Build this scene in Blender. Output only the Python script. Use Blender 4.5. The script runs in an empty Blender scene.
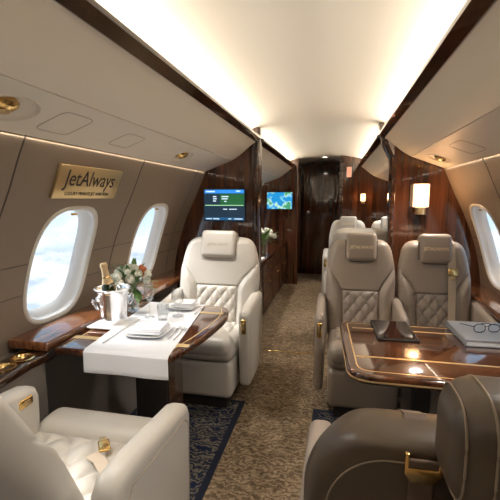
import bpy, bmesh, math, random
from mathutils import Vector, Matrix
random.seed(7)
PI = math.pi
scene = bpy.context.scene
COL = scene.collection

# ------------------------------------------------------------------ camera
CX, CH, FPX = 0.15, 1.35, 395.0
yaw, pitch = math.radians(12.14), math.radians(7.47)
cd = bpy.data.cameras.new('camera'); cam = bpy.data.objects.new('camera', cd); COL.objects.link(cam)
cd.sensor_width = 36; cd.lens = 36 * FPX / 500.0; cd.clip_start = 0.02; cd.clip_end = 500
cam.location = (CX, 0, CH); cam.rotation_euler = (PI / 2 - pitch, 0, yaw)
scene.camera = cam

# ------------------------------------------------------------------ view and world
vs = scene.view_settings
vs.view_transform = 'Standard'; vs.look = 'None'; vs.gamma = 1; vs.use_curve_mapping = False
vs.exposure = 1.90
scene.display_settings.display_device = 'sRGB'
W = bpy.data.worlds.new('world'); scene.world = W; W.use_nodes = True
nt = W.node_tree; nt.nodes.clear(); L = nt.links.new
def wn(t, **k):
    n = nt.nodes.new(t)
    for a, v in k.items(): setattr(n, a, v)
    return n
tc = wn('ShaderNodeTexCoord'); sep = wn('ShaderNodeSeparateXYZ'); L(tc.outputs['Generated'], sep.inputs[0])
mp = wn('ShaderNodeMapping'); mp.inputs['Scale'].default_value = (1, 1, 2.6); L(tc.outputs['Generated'], mp.inputs[0])
nz = wn('ShaderNodeTexNoise'); nz.inputs['Scale'].default_value = 8.0; nz.inputs['Detail'].default_value = 7; nz.inputs['Roughness'].default_value = 0.55
L(mp.outputs[0], nz.inputs[0])
skyr = wn('ShaderNodeValToRGB'); e = skyr.color_ramp.elements
e[0].position = 0.445; e[0].color = (0.74, 0.85, 0.94, 1); e[1].position = 0.50; e[1].color = (0.40, 0.62, 0.86, 1)
ma = wn('ShaderNodeMath', operation='MULTIPLY_ADD'); ma.inputs[1].default_value = 0.5; ma.inputs[2].default_value = 0.5
L(sep.outputs[2], ma.inputs[0]); L(ma.outputs[0], skyr.inputs[0])
cl = wn('ShaderNodeValToRGB'); e = cl.color_ramp.elements
e[0].position = 0.36; e[0].color = (0.46, 0.57, 0.72, 1); e[1].position = 0.58; e[1].color = (0.97, 0.98, 1, 1)
L(nz.outputs['Fac'], cl.inputs[0])
# cloud cover grows below the horizon
hz = wn('ShaderNodeMapRange'); hz.inputs[1].default_value = -0.085; hz.inputs[2].default_value = -0.125
L(sep.outputs[2], hz.inputs[0])
th = wn('ShaderNodeMapRange'); th.inputs[1].default_value = 0.50; th.inputs[2].default_value = 0.62; L(nz.outputs['Fac'], th.inputs[0])
mx = wn('ShaderNodeMath', operation='MAXIMUM'); L(hz.outputs[0], mx.inputs[0])
thm = wn('ShaderNodeMath', operation='MULTIPLY'); thm.inputs[1].default_value = 0.5; L(th.outputs[0], thm.inputs[0]); L(thm.outputs[0], mx.inputs[1])
mix = wn('ShaderNodeMix', data_type='RGBA'); L(mx.outputs[0], mix.inputs[0]); L(skyr.outputs[0], mix.inputs[6]); L(cl.outputs[0], mix.inputs[7])
bg = wn('ShaderNodeBackground'); bg.inputs[1].default_value = 0.42; L(mix.outputs[2], bg.inputs[0])
wo = wn('ShaderNodeOutputWorld'); L(bg.outputs[0], wo.inputs[0])

# a soft sun high outside the left windows
sd = bpy.data.lights.new('sun', 'SUN'); sd.energy = 2.2; sd.angle = math.radians(24); sd.color = (1, 0.97, 0.93)
so = bpy.data.objects.new('sun', sd); COL.objects.link(so)
so.rotation_euler = Vector((0.72, 0.10, -0.68)).to_track_quat('-Z', 'Y').to_euler()

WARM = (1.0, 0.88, 0.71)
def area(name, loc, direction, sx, sy, power, color=WARM, portal=False):
    d = bpy.data.lights.new(name, 'AREA'); d.shape = 'RECTANGLE'; d.size = sx; d.size_y = sy; d.energy = power; d.color = color
    o = bpy.data.objects.new(name, d); COL.objects.link(o); o.location = loc
    z = -Vector(direction).normalized(); y = Vector((0, 1, 0)); y = (y - z * y.dot(z)).normalized(); x = y.cross(z)
    o.rotation_euler = Matrix((x, y, z)).transposed().to_euler()
    if portal: d.cycles.is_portal = True
    return o
for sg in (-1, 1):
    # ceiling cove lamps lie in the troughs behind the dark wood rails
    for (y0, y1, pw) in ((-1.2, 3.24, 8.6), (3.42, 6.1, 4.4)):
        area('cove_lamp', (sg * 0.575, (y0 + y1) / 2, 1.825), (-sg * 1.0, 0, 0.32), 0.05, y1 - y0, pw)
        area('wall_wash_lamp', (sg * 0.952, (y0 + y1) / 2, 1.569), (sg * 0.10, 0, -1), 0.012, y1 - y0, pw * 0.20)

# ------------------------------------------------------------------ materials
MATS = {}
def nodemat(name):
    m = bpy.data.materials.new(name); m.use_nodes = True
    return m, m.node_tree, m.node_tree.nodes['Principled BSDF']
def setp(b, **k):
    for a, v in k.items():
        a = a.replace('_', ' ')
        if isinstance(v, tuple) and len(v) == 3: v = v + (1,)
        b.inputs[a].default_value = v
def mat(name, col, rough=0.5, metal=0.0, bump=0.0, bscale=200, var=0.0, vscale=8, **k):
    m, t, b = nodemat(name); setp(b, Base_Color=col, Roughness=rough, Metallic=metal, **k)
    tcn = t.nodes.new('ShaderNodeTexCoord')
    if var:
        n = t.nodes.new('ShaderNodeTexNoise'); n.inputs['Scale'].default_value = vscale; n.inputs['Detail'].default_value = 4
        t.links.new(tcn.outputs['Object'], n.inputs[0])
        r = t.nodes.new('ShaderNodeValToRGB'); e = r.color_ramp.elements
        e[0].position = .3; e[0].color = tuple(c * (1 - var) for c in col) + (1,)
        e[1].position = .7; e[1].color = tuple(min(1, c * (1 + var)) for c in col) + (1,)
        t.links.new(n.outputs['Fac'], r.inputs[0]); t.links.new(r.outputs[0], b.inputs['Base Color'])
    if bump:
        n = t.nodes.new('ShaderNodeTexNoise'); n.inputs['Scale'].default_value = bscale; n.inputs['Detail'].default_value = 3
        t.links.new(tcn.outputs['Object'], n.inputs[0])
        bu = t.nodes.new('ShaderNodeBump'); bu.inputs['Strength'].default_value = bump; bu.inputs['Distance'].default_value = 0.002
        t.links.new(n.outputs['Fac'], bu.inputs['Height']); t.links.new(bu.outputs[0], b.inputs['Normal'])
    MATS[name] = m; return m
def emit(name, col, s):
    m, t, b = nodemat(name); setp(b, Base_Color=col, Emission_Color=col, Emission_Strength=s); MATS[name] = m; return m
def wood(name, dark, light, scale, rough=0.12, coat=1.0, burl=0.0, spec=0.5):
    m, t, b = nodemat(name); setp(b, Roughness=rough, Coat_Weight=coat, Coat_Roughness=0.04, Specular_IOR_Level=spec)
    c = t.nodes.new('ShaderNodeTexCoord'); mpn = t.nodes.new('ShaderNodeMapping'); mpn.inputs['Scale'].default_value = scale
    t.links.new(c.outputs['Object'], mpn.inputs[0])
    n = t.nodes.new('ShaderNodeTexNoise'); n.inputs['Scale'].default_value = 1.0; n.inputs['Detail'].default_value = 6
    n.inputs['Roughness'].default_value = 0.6; n.inputs['Distortion'].default_value = burl
    t.links.new(mpn.outputs[0], n.inputs[0])
    r = t.nodes.new('ShaderNodeValToRGB'); e = r.color_ramp.elements
    e[0].position = .36; e[0].color = dark + (1,); e[1].position = .66; e[1].color = light + (1,)
    t.links.new(n.outputs['Fac'], r.inputs[0]); t.links.new(r.outputs[0], b.inputs['Base Color'])
    MATS[name] = m; return m

mat('ceiling_cream', (0.86, 0.82, 0.74), 0.6)
mat('panel_cream', (0.84, 0.78, 0.67), 0.5, bump=.05)
mat('wall_taupe', (0.235, 0.18, 0.13), 0.65, bump=.15, bscale=300)
mat('seam_dark', (0.06, 0.05, 0.04), 0.8)
mat('seam_soft', (0.12, 0.095, 0.075), 0.8)
mat('lower_wall', (0.17, 0.145, 0.12), 0.6, bump=.15, bscale=300)
mat('bezel', (0.68, 0.64, 0.57), 0.4)
mat('reveal', (0.80, 0.80, 0.78), 0.35)
wood('wood_panel', (0.034, 0.0115, 0.0055), (0.115, 0.040, 0.017), (22, 22, 0.9), rough=0.14, coat=1.0)
wood('wood_rail', (0.022, 0.009, 0.005), (0.07, 0.027, 0.012), (30, 1.0, 30), rough=0.15)
wood('wood_cabinet', (0.030, 0.010, 0.005), (0.10, 0.036, 0.016), (14, 1.5, 14), rough=0.35, coat=0.15)
wood('wood_table', (0.030, 0.008, 0.003), (0.155, 0.048, 0.015), (5, 22, 12), rough=0.14, burl=1.2)
wood('wood_ledge', (0.10, 0.032, 0.012), (0.30, 0.115, 0.045), (24, 3, 12), rough=0.2, burl=.8)
mat('cream_leather', (0.53, 0.495, 0.44), 0.38, bump=.12, bscale=350)
mat('cream_stitch', (0.42, 0.36, 0.28), 0.6)
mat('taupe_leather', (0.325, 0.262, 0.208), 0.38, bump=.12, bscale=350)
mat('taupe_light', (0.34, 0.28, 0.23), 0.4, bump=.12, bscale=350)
mat('taupe_shaded', (0.078, 0.054, 0.033), 0.36, bump=.12, bscale=350)  # taupe leather of the near seat backs, their shade put into the colour
mat('piping_dark', (0.05, 0.04, 0.03), 0.5)
mat('piping_tan', (0.23, 0.17, 0.11), 0.5)
mat('gold', (0.83, 0.56, 0.22), 0.22, 1.0)
mat('gold_brushed', (0.72, 0.55, 0.29), 0.36, 1.0, bump=.1, bscale=120)
mat('gold_inlay', (0.80, 0.58, 0.28), 0.3, 0.6)
mat('gold_thread', (0.80, 0.64, 0.40), 0.5)
mat('chrome', (0.86, 0.86, 0.87), 0.08, 1.0)
mat('silver', (0.90, 0.90, 0.90), 0.24, 1.0)
mat('black_gloss', (0.008, 0.008, 0.01), 0.08, Coat_Weight=1.0)
mat('black_matte', (0.015, 0.014, 0.014), 0.5)
mat('pedestal_dark', (0.035, 0.027, 0.022), 0.4)
mat('linen', (0.80, 0.82, 0.86), 0.8, bump=.2, bscale=500)
mat('napkin_cloth', (0.84, 0.86, 0.90), 0.8, bump=.15, bscale=300)
mat('porcelain', (0.88, 0.88, 0.87), 0.12, Coat_Weight=.5)
mat('paper', (0.80, 0.78, 0.74), 0.7)
mat('cover_grey', (0.30, 0.32, 0.35), 0.45)
mat('petal_white', (0.96, 0.94, 0.84), 0.6)
mat('petal_orange', (0.82, 0.26, 0.12), 0.6)
mat('leaf', (0.10, 0.20, 0.05), 0.5, var=.4, vscale=30)
mat('stem', (0.12, 0.22, 0.06), 0.5)
mat('foil', (0.76, 0.56, 0.32), 0.35, 0.6)
mat('bottle_green', (0.012, 0.022, 0.008), 0.06, Coat_Weight=1.0)
mat('label_cream', (0.6, 0.5, 0.3), 0.5)
mat('belt_tan', (0.50, 0.41, 0.31), 0.7, bump=.3, bscale=400)
mat('belt_dark', (0.13, 0.085, 0.055), 0.7, bump=.3, bscale=400)
mat('ink', (0.03, 0.018, 0.008), 0.5)
emit('led', (1.0, 0.86, 0.66), 0.9)
emit('downlight_glow', (1.0, 0.93, 0.82), 5)
emit('shade_glow', (1.0, 0.66, 0.36), 0.62)
emit('exit_glow', (1.0, 0.42, 0.27), 0.2)
emit('screen_navy', (0.010, 0.028, 0.05), 0.30)
emit('screen_blue', (0.02, 0.20, 0.62), 0.36)
emit('screen_green', (0.012, 0.09, 0.03), 0.36)
emit('screen_line', (0.35, 0.70, 0.35), 0.36)
emit('screen_text', (0.50, 0.62, 0.72), 0.36)
emit('screen_footer', (0.01, 0.07, 0.16), 0.36)

def glassmat(name, tint=(1, 1, 1), rough=0.0, refl=0.12):
    # thin clear glass: passes light, keeps a reflection
    m = bpy.data.materials.new(name); m.use_nodes = True; t = m.node_tree; t.nodes.clear()
    tr = t.nodes.new('ShaderNodeBsdfTransparent'); tr.inputs[0].default_value = tint + (1,)
    gl = t.nodes.new('ShaderNodeBsdfGlossy'); gl.inputs['Roughness'].default_value = rough
    lw = t.nodes.new('ShaderNodeLayerWeight'); lw.inputs[0].default_value = 0.35
    mr = t.nodes.new('ShaderNodeMapRange'); mr.inputs[3].default_value = refl * 0.35; mr.inputs[4].default_value = min(1, refl * 4)
    t.links.new(lw.outputs['Facing'], mr.inputs[0])
    mxn = t.nodes.new('ShaderNodeMixShader'); t.links.new(mr.outputs[0], mxn.inputs[0])
    t.links.new(tr.outputs[0], mxn.inputs[1]); t.links.new(gl.outputs[0], mxn.inputs[2])
    o = t.nodes.new('ShaderNodeOutputMaterial'); t.links.new(mxn.outputs[0], o.inputs[0]); MATS[name] = m
glassmat('window_glass', (0.98, 0.99, 1.0), 0, 0.06)
glassmat('crystal', (0.985, 0.99, 0.99), 0.02, 0.16)

def carpet(name, c1, c2, c3, rug=False):
    m, t, b = nodemat(name); setp(b, Roughness=0.95, Specular_IOR_Level=0.1)
    c = t.nodes.new('ShaderNodeTexCoord')
    n0 = t.nodes.new('ShaderNodeTexNoise'); n0.inputs['Scale'].default_value = 17 if not rug else 12; n0.inputs['Detail'].default_value = 6; n0.inputs['Distortion'].default_value = 1.5
    n0.inputs['Roughness'].default_value = .65
    t.links.new(c.outputs['Object'], n0.inputs[0])
    v = t.nodes.new('ShaderNodeTexWave'); v.wave_type = 'RINGS'; v.inputs['Scale'].default_value = 9; v.inputs['Distortion'].default_value = 14; v.inputs['Detail'].default_value = 3; v.inputs['Detail Scale'].default_value = 2.2
    t.links.new(c.outputs['Object'], v.inputs[0])
    mxn = t.nodes.new('ShaderNodeMix'); mxn.inputs[0].default_value = .28 if not rug else .4
    t.links.new(n0.outputs['Fac'], mxn.inputs[2]); t.links.new(v.outputs['Fac'], mxn.inputs[3])
    r = t.nodes.new('ShaderNodeValToRGB'); e = r.color_ramp.elements
    e[0].position = .30; e[0].color = c1 + (1,); e[1].position = .72; e[1].color = c2 + (1,)
    x = r.color_ramp.elements.new(.5); x.color = c3 + (1,)
    t.links.new(mxn.outputs[0], r.inputs[0])
    fine = t.nodes.new('ShaderNodeTexNoise'); fine.inputs['Scale'].default_value = 240; fine.inputs['Detail'].default_value = 2
    t.links.new(c.outputs['Object'], fine.inputs[0])
    mm = t.nodes.new('ShaderNodeMix'); mm.data_type = 'RGBA'; mm.blend_type = 'OVERLAY'; mm.inputs[0].default_value = .55
    t.links.new(r.outputs[0], mm.inputs[6]); t.links.new(fine.outputs['Fac'], mm.inputs[7])
    t.links.new(mm.outputs[2], b.inputs['Base Color'])
    bu = t.nodes.new('ShaderNodeBump'); bu.inputs['Strength'].default_value = .5; bu.inputs['Distance'].default_value = .004
    t.links.new(fine.outputs['Fac'], bu.inputs['Height']); t.links.new(bu.outputs[0], b.inputs['Normal'])
    MATS[name] = m
carpet('carpet', (0.11, 0.075, 0.045), (0.40, 0.30, 0.195), (0.22, 0.16, 0.10))
carpet('rug_field', (0.006, 0.016, 0.055), (0.20, 0.175, 0.14), (0.060, 0.056, 0.052), True)
mat('rug_border', (0.006, 0.010, 0.026), 0.95, bump=.5, bscale=300)

def mapmat():
    m, t, b = nodemat('map_screen')
    c = t.nodes.new('ShaderNodeTexCoord'); n = t.nodes.new('ShaderNodeTexNoise'); n.inputs['Scale'].default_value = 9; n.inputs['Detail'].default_value = 6
    mpn = t.nodes.new('ShaderNodeMapping'); mpn.inputs['Location'].default_value = (3.2, 0, 1.7)
    t.links.new(c.outputs['Object'], mpn.inputs[0]); t.links.new(mpn.outputs[0], n.inputs[0])
    r = t.nodes.new('ShaderNodeValToRGB'); r.color_ramp.interpolation = 'CONSTANT'; e = r.color_ramp.elements
    e[0].position = 0; e[0].color = (0.01, 0.22, 0.50, 1); e[1].position = .50; e[1].color = (0.16, 0.46, 0.62, 1)
    for p, cc in ((.53, (0.42, .62, .50, 1)), (.57, (0.05, .26, .14, 1))): r.color_ramp.elements.new(p).color = cc
    t.links.new(n.outputs['Fac'], r.inputs[0]); t.links.new(r.outputs[0], b.inputs['Emission Color'])
    b.inputs['Base Color'].default_value = (0, 0, 0, 1); b.inputs['Emission Strength'].default_value = 0.4; MATS['map_screen'] = m
mapmat()

# ------------------------------------------------------------------ helpers
def link(name, me, m=None, parent=None, smooth=True, angle=35):
    o = bpy.data.objects.new(name, me); COL.objects.link(o)
    if m: me.materials.append(MATS[m])
    if parent: o.parent = parent
    if smooth:
        me.polygons.foreach_set('use_smooth', [True] * len(me.polygons))
        me.set_sharp_from_angle(angle=math.radians(angle))
    return o
def part(name, bm, m, parent=None, smooth=True, angle=35, M=None, loc=None):
    if M is not None: bmesh.ops.transform(bm, matrix=M, verts=bm.verts)
    me = bpy.data.meshes.new(name); bmesh.ops.recalc_face_normals(bm, faces=bm.faces)
    bm.to_mesh(me); bm.free()
    o = link(name, me, m, parent, smooth, angle)
    if loc: o.location = loc
    return o
def tag(o, label=None, cat=None, group=None, kind=None):
    if label: o['label'] = label
    if cat: o['category'] = cat
    if group: o['group'] = group
    if kind: o['kind'] = kind
    return o
def thing(name, label, cat, loc=(0, 0, 0), rz=0, group=None):
    o = bpy.data.objects.new(name, None); COL.objects.link(o); o.location = loc; o.rotation_euler = (0, 0, rz)
    o.empty_display_size = .05
    return tag(o, label, cat, group)
def struct_root(name, loc=(0, 0, 0)):
    o = bpy.data.objects.new(name, None); COL.objects.link(o); o.location = loc; o['kind'] = 'structure'; return o
def struct(name, bm, m, **k):
    o = part(name, bm, m, **k); o['kind'] = 'structure'; return o
def rbox(x0, x1, y0, y1, z0, z1, r=0.0, seg=4, M=None, bm=None):
    b = bmesh.new()
    bmesh.ops.create_cube(b, size=1)
    for v in b.verts: v.co = Vector(((x0 + x1) / 2 + v.co.x * (x1 - x0), (y0 + y1) / 2 + v.co.y * (y1 - y0), (z0 + z1) / 2 + v.co.z * (z1 - z0)))
    if r > 0: bmesh.ops.bevel(b, geom=b.edges[:], offset=min(r, .499 * min(x1 - x0, y1 - y0, z1 - z0)), segments=seg, profile=.5, affect='EDGES', clamp_overlap=True)
    if M is not None: bmesh.ops.transform(b, matrix=M, verts=b.verts)
    if bm is None: return b
    t = bpy.data.meshes.new('t'); b.to_mesh(t); b.free(); bm.from_mesh(t); bpy.data.meshes.remove(t); return bm
def prism(pts, axis, a0, a1, r=0.0, seg=3, bm=None):
    # polygon in the two other axes (x,z for axis y; y,z for axis x; x,y for axis z) extruded along axis
    b = bmesh.new() if bm is None else bm
    def P(p, a):
        return {'y': (p[0], a, p[1]), 'x': (a, p[0], p[1]), 'z': (p[0], p[1], a)}[axis]
    n = len(pts); A = [b.verts.new(P(p, a0)) for p in pts]; B = [b.verts.new(P(p, a1)) for p in pts]
    b.faces.new(A); b.faces.new(B[::-1])
    for i in range(n): b.faces.new((A[i], A[(i + 1) % n], B[(i + 1) % n], B[i]))
    if r: 
        bmesh.ops.recalc_face_normals(b, faces=b.faces)
        ed = [e_ for e_ in b.edges if len(e_.link_faces) == 2 and e_.calc_face_angle(0) > math.radians(50)]
        bmesh.ops.bevel(b, geom=ed, offset=r, segments=seg, profile=.5, affect='EDGES', clamp_overlap=True)
    return b
def lathe(prof, n=32, bm=None, c=(0, 0, 0), close=False):
    b = bmesh.new() if bm is None else bm; rings = []
    for (r, z) in prof:
        if r < 1e-5: rings.append([b.verts.new((c[0], c[1], c[2] + z))])
        else: rings.append([b.verts.new((c[0] + r * math.cos(2 * PI * i / n), c[1] + r * math.sin(2 * PI * i / n), c[2] + z)) for i in range(n)])
    for A, B in zip(rings, rings[1:]):
        for i in range(n):
            j = (i + 1) % n
            if len(A) == 1 and len(B) == 1: continue
            if len(A) == 1: b.faces.new((A[0], B[i], B[j]))
            elif len(B) == 1: b.faces.new((A[i], A[j], B[0]))
            else: b.faces.new((A[i], A[j], B[j], B[i]))
    return b
def tube(pts, r, n=8, bm=None, closed=False, flat=1.0):
    b = bmesh.new() if bm is None else bm; pts = [Vector(p) for p in pts]; N = len(pts); rings = []
    up = Vector((0, 0, 1))
    for i, p in enumerate(pts):
        if closed: t = pts[(i + 1) % N] - pts[i - 1]
        else: t = pts[min(i + 1, N - 1)] - pts[max(i - 1, 0)]
        t.normalize(); a = t.cross(up)
        if a.length < .05: a = t.cross(Vector((1, 0, 0)))
        a.normalize(); c = a.cross(t)
        rr = r[i] if isinstance(r, (list, tuple)) else r
        rings.append([b.verts.new(p + a * rr * math.cos(2 * PI * k / n) + c * rr * flat * math.sin(2 * PI * k / n)) for k in range(n)])
    for i in range(N if closed else N - 1):
        A, B = rings[i], rings[(i + 1) % N]
        for k in range(n): b.faces.new((A[k], A[(k + 1) % n], B[(k + 1) % n], B[k]))
    if not closed: b.faces.new(rings[0]); b.faces.new(rings[-1][::-1])
    return b
def ribbon(pts, w, th, bm=None, side=Vector((1, 0, 0))):
    # strap through pts, width w along side, thickness th
    b = bmesh.new() if bm is None else bm; pts = [Vector(p) for p in pts]; rings = []
    for i, p in enumerate(pts):
        t = (pts[min(i + 1, len(pts) - 1)] - pts[max(i - 1, 0)]).normalized(); s = side - t * side.dot(t); s.normalize(); n = s.cross(t)
        rings.append([b.verts.new(p + s * a * w / 2 + n * c * th / 2) for a, c in ((-1, -1), (1, -1), (1, 1), (-1, 1))])
    for A, B in zip(rings, rings[1:]):
        for k in range(4): b.faces.new((A[k], A[(k + 1) % 4], B[(k + 1) % 4], B[k]))
    b.faces.new(rings[0]); b.faces.new(rings[-1][::-1]); return b
def text(name, s, size, M, m, parent, ext=0.0006, font_sx=1.0, bold=0.0):
    cu = bpy.data.curves.new('t', 'FONT'); cu.body = s; cu.size = size; cu.extrude = ext; cu.align_x = 'CENTER'; cu.align_y = 'CENTER'; cu.offset = bold
    cu.resolution_u = 3
    o = bpy.data.objects.new('t', cu); COL.objects.link(o)
    dg = bpy.context.evaluated_depsgraph_get(); me = bpy.data.meshes.new_from_object(o.evaluated_get(dg))
    bpy.data.objects.remove(o); bpy.data.curves.remove(cu)
    me.transform(M @ Matrix.Diagonal((font_sx, 1, 1, 1))); me.materials.clear()
    return link(name, me, m, parent, smooth=False)
def basis(o, x, y):
    x = Vector(x).normalized(); y = Vector(y); y = (y - x * y.dot(x)).normalized(); z = x.cross(y)
    M = Matrix((x, y, z)).transposed().to_4x4(); M.translation = Vector(o); return M
def boolean(o, cutbm):
    me = bpy.data.meshes.new('c'); bmesh.ops.recalc_face_normals(cutbm, faces=cutbm.faces); cutbm.to_mesh(me); cutbm.free(); c = bpy.data.objects.new('c', me); COL.objects.link(c)
    md = o.modifiers.new('b', 'BOOLEAN'); md.object = c; md.operation = 'DIFFERENCE'; md.solver = 'EXACT'
    dg = bpy.context.evaluated_depsgraph_get(); new = bpy.data.meshes.new_from_object(o.evaluated_get(dg))
    o.modifiers.clear(); old = o.data; o.data = new; bpy.data.objects.remove(c); bpy.data.meshes.remove(me); bpy.data.meshes.remove(old)
    new.polygons.foreach_set('use_smooth', [True] * len(new.polygons)); new.set_sharp_from_angle(angle=math.radians(30))

# ------------------------------------------------------------------ cabin shell
PROF = [(0.0, 1.14), (0.15, 1.20), (0.3, 1.24), (0.5, 1.268), (0.65, 1.268), (0.8, 1.248), (0.95, 1.212), (1.1, 1.165), (1.25, 1.102), (1.38, 1.034), (1.5, 0.985), (1.6, 0.935), (1.68, .88)]
def hw(z):
    for (a, x0), (b, x1) in zip(PROF, PROF[1:]):
        if z <= b:
            t = (z - a) / (b - a); return x0 + (x1 - x0) * t
    return PROF[-1][1]
def hws(z):  # smoothed
    return (hw(max(0, z - .06)) + 2 * hw(z) + hw(min(1.68, z + .06))) / 4
def wallp(sg, y, z, off=0.0):
    dz = .02; nx, nz = 1, -(hws(min(z + dz, 1.66)) - hws(max(z - dz, 0))) / (min(z + dz, 1.66) - max(z - dz, 0)); l = math.hypot(nx, nz); nx /= l; nz /= l
    return Vector((sg * (hws(z) + nx * off), y, z + nz * off))   # off > 0 is outward
YB, YE = -1.6, 7.1
P1, P2 = 3.3, 6.15
struct('floor', rbox(-1.2, 1.2, YB - .05, YE + .1, -.05, 0), 'carpet', smooth=False)

WZ, WHY, WHZ = 1.02, 0.225, 0.285    # window centre height, half sizes of the opening
def sup(a, n=3.2):
    c, s = math.cos(a), math.sin(a)
    return math.copysign(abs(c) ** (2 / n), c), math.copysign(abs(s) ** (2 / n), s)
def wall(sg, bays, centres, name):
    b = bmesh.new(); seams = bmesh.new(); NZ = 64
    Z0, Z1 = 0.0, 1.66; hz0, hz1 = WZ - .36, WZ + .36
    def strip(y0, y1, z0, z1, ny, nz):
        g = [[b.verts.new(wallp(sg, y0 + (y1 - y0) * i / ny, z0 + (z1 - z0) * j / nz)) for j in range(nz + 1)] for i in range(ny + 1)]
        for i in range(ny):
            for j in range(nz): b.faces.new((g[i][j], g[i + 1][j], g[i + 1][j + 1], g[i][j + 1]))
    for (y0, y1), c in zip(bays, centres):
        strip(y0, y1, Z0, hz0, 1, 20)
        strip(y0, y1, hz1, Z1, 1, 12)
        if c is None: strip(y0, y1, hz0, hz1, 1, 20); continue
        K = 64; rings = []
        for k in range(9):
            t = k / 8; ring = []
            for i in range(K):
                a = 2 * PI * i / K; ex, ez = sup(a)
                iy, iz = ex * WHY, ez * WHZ
                ca, sa = math.cos(a), math.sin(a); s = 1 / max(abs(ca), abs(sa)); qy, qz = ca * s, sa * s
                oy = qy * ((y1 - c) if qy > 0 else (c - y0)); oz = qz * .36
                ring.append(b.verts.new(wallp(sg, c + iy + (oy - iy) * t, WZ + iz + (oz - iz) * t)))
            rings.append(ring)
        for A, B in zip(rings, rings[1:]):
            for i in range(K): b.faces.new((A[i], A[(i + 1) % K], B[(i + 1) % K], B[i]))
    bmesh.ops.remove_doubles(b, verts=b.verts, dist=1e-4)
    w = struct(name, b, 'wall_taupe', angle=60)
    return w
def bays_for(cs, ya, yb):
    out, cc = [], []; y = ya
    for c in cs:
        a, z = c - .46, c + .46
        if a > y + .03: out.append((y, a)); cc.append(None)
        out.append((max(a, y), min(z, yb))); cc.append(c); y = min(z, yb)
    if y < yb - .01: out.append((y, yb)); cc.append(None)
    return out, cc
LW = [-1.04, -.12, .80, 1.72, 2.64, 4.3, 5.3]; RW = [-.73, .19, 1.11, 2.03, 2.93, 4.3, 5.3]
def seam_tubes(sg, ys, parent):
    for y in ys:
        b = ribbon([wallp(sg, y, .74 + (1.585 - .74) * k / 24, -.0008) for k in range(25)], .006, .002, side=Vector((0, 1, 0)))
        o = part('panel_seam', b, 'seam_dark', parent, smooth=False)
wl = wall(-1, *bays_for(LW, YB, YE), 'wall_left'); wr = wall(1, *bays_for(RW, YB, YE), 'wall_right')
seam_tubes(-1, [-.58, .34, 1.26, 2.18, 3.10], wl); seam_tubes(1, [-.27, .65, 1.57, 2.48], wr)
def hseams(sg, segs, parent):
    for (ya, yb, z) in segs:
        part('panel_seam', ribbon([wallp(sg, ya + (yb - ya) * k / 4, z, -.0008) for k in range(5)], .004, .002, side=Vector((0, 0, 1))), 'seam_soft', parent, smooth=False)
for z in (1.06, .915):
    hseams(-1, [(1.04, 1.48, z), (1.96, 2.40, z), (2.88, 3.30, z)], wl); hseams(1, [(2.27, 2.69, z), (3.17, 3.30, z)], wr)

# windows: bezel ring, deep white reveal, pane, blind pull
wn_i = 0
for sg, cs in ((-1, LW), (1, RW)):
    for c in cs:
        wn_i += 1
        r = struct_root('window_%d' % wn_i, tuple(wallp(sg, c, WZ)))
        org = Vector(r.location); K = 72
        def ring(bm, ky, kz, off, dy=0):
            vs_ = []
            for i in range(K):
                ex, ez = sup(2 * PI * i / K)
                vs_.append(bm.verts.new(wallp(sg, c + ex * ky, WZ + ez * kz, off) - org))
            return vs_
        def skin(bm, R):
            for A, B in zip(R, R[1:]):
                for i in range(K): bm.faces.new((A[i], A[(i + 1) % K], B[(i + 1) % K], B[i]))
        b = bmesh.new()
        skin(b, [ring(b, WHY + .008, WHZ + .008, .001), ring(b, WHY + .006, WHZ + .006, -.004), ring(b, WHY, WHZ, -.007), ring(b, WHY - .010, WHZ - .010, -.004), ring(b, WHY - .015, WHZ - .015, .006)])
        part('window_frame', b, 'bezel', r, angle=80)
        b = bmesh.new()
        skin(b, [ring(b, WHY - .015, WHZ - .015, .006), ring(b, WHY - .021, WHZ - .021, .03), ring(b, WHY - .027, WHZ - .027, .034), ring(b, WHY - .040, WHZ - .046, .080)])
        part('window_reveal', b, 'reveal', r, angle=50)
        b = bmesh.new(); v_ = ring(b, WHY - .039, WHZ - .045, .079); b.faces.new(v_)
        part('pane', b, 'window_glass', r, smooth=False)
        hb = rbox(-.006, .006, -.022, .022, -.006, .006, .005); p = wallp(sg, c, WZ + WHZ - .038, .012) - org
        part('blind_handle', hb, 'gold', r, M=Matrix.Translation(p))
        lp = wallp(sg, c, WZ, .13); area('window_portal', tuple(lp), (-sg, 0, -.35), .50, .40, 1, (1, 1, 1), portal=True)

# ceiling
half = [(0, 1.99), (.1, 1.988), (.2, 1.981), (.3, 1.969), (.4, 1.952), (.48, 1.935), (.55, 1.915), (.61, 1.893), (.655, 1.868), (.68, 1.84)]
prof = [(-x, z) for x, z in half[::-1]] + half[1:]
b = bmesh.new(); R = [[b.verts.new((x, y, z)) for x, z in prof] for y in (YB, YE)]
for i in range(len(prof) - 1): b.faces.new((R[0][i], R[0][i + 1], R[1][i + 1], R[1][i]))
b2 = prof; bm_ = b
RR = [[b.verts.new((x, y, z + .03)) for x, z in prof] for y in (YB, YE)]
for i in range(len(prof) - 1): b.faces.new((RR[0][i], RR[0][i + 1], RR[1][i + 1], RR[1][i]))
struct('ceiling', b, 'ceiling_cream', angle=60)

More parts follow.
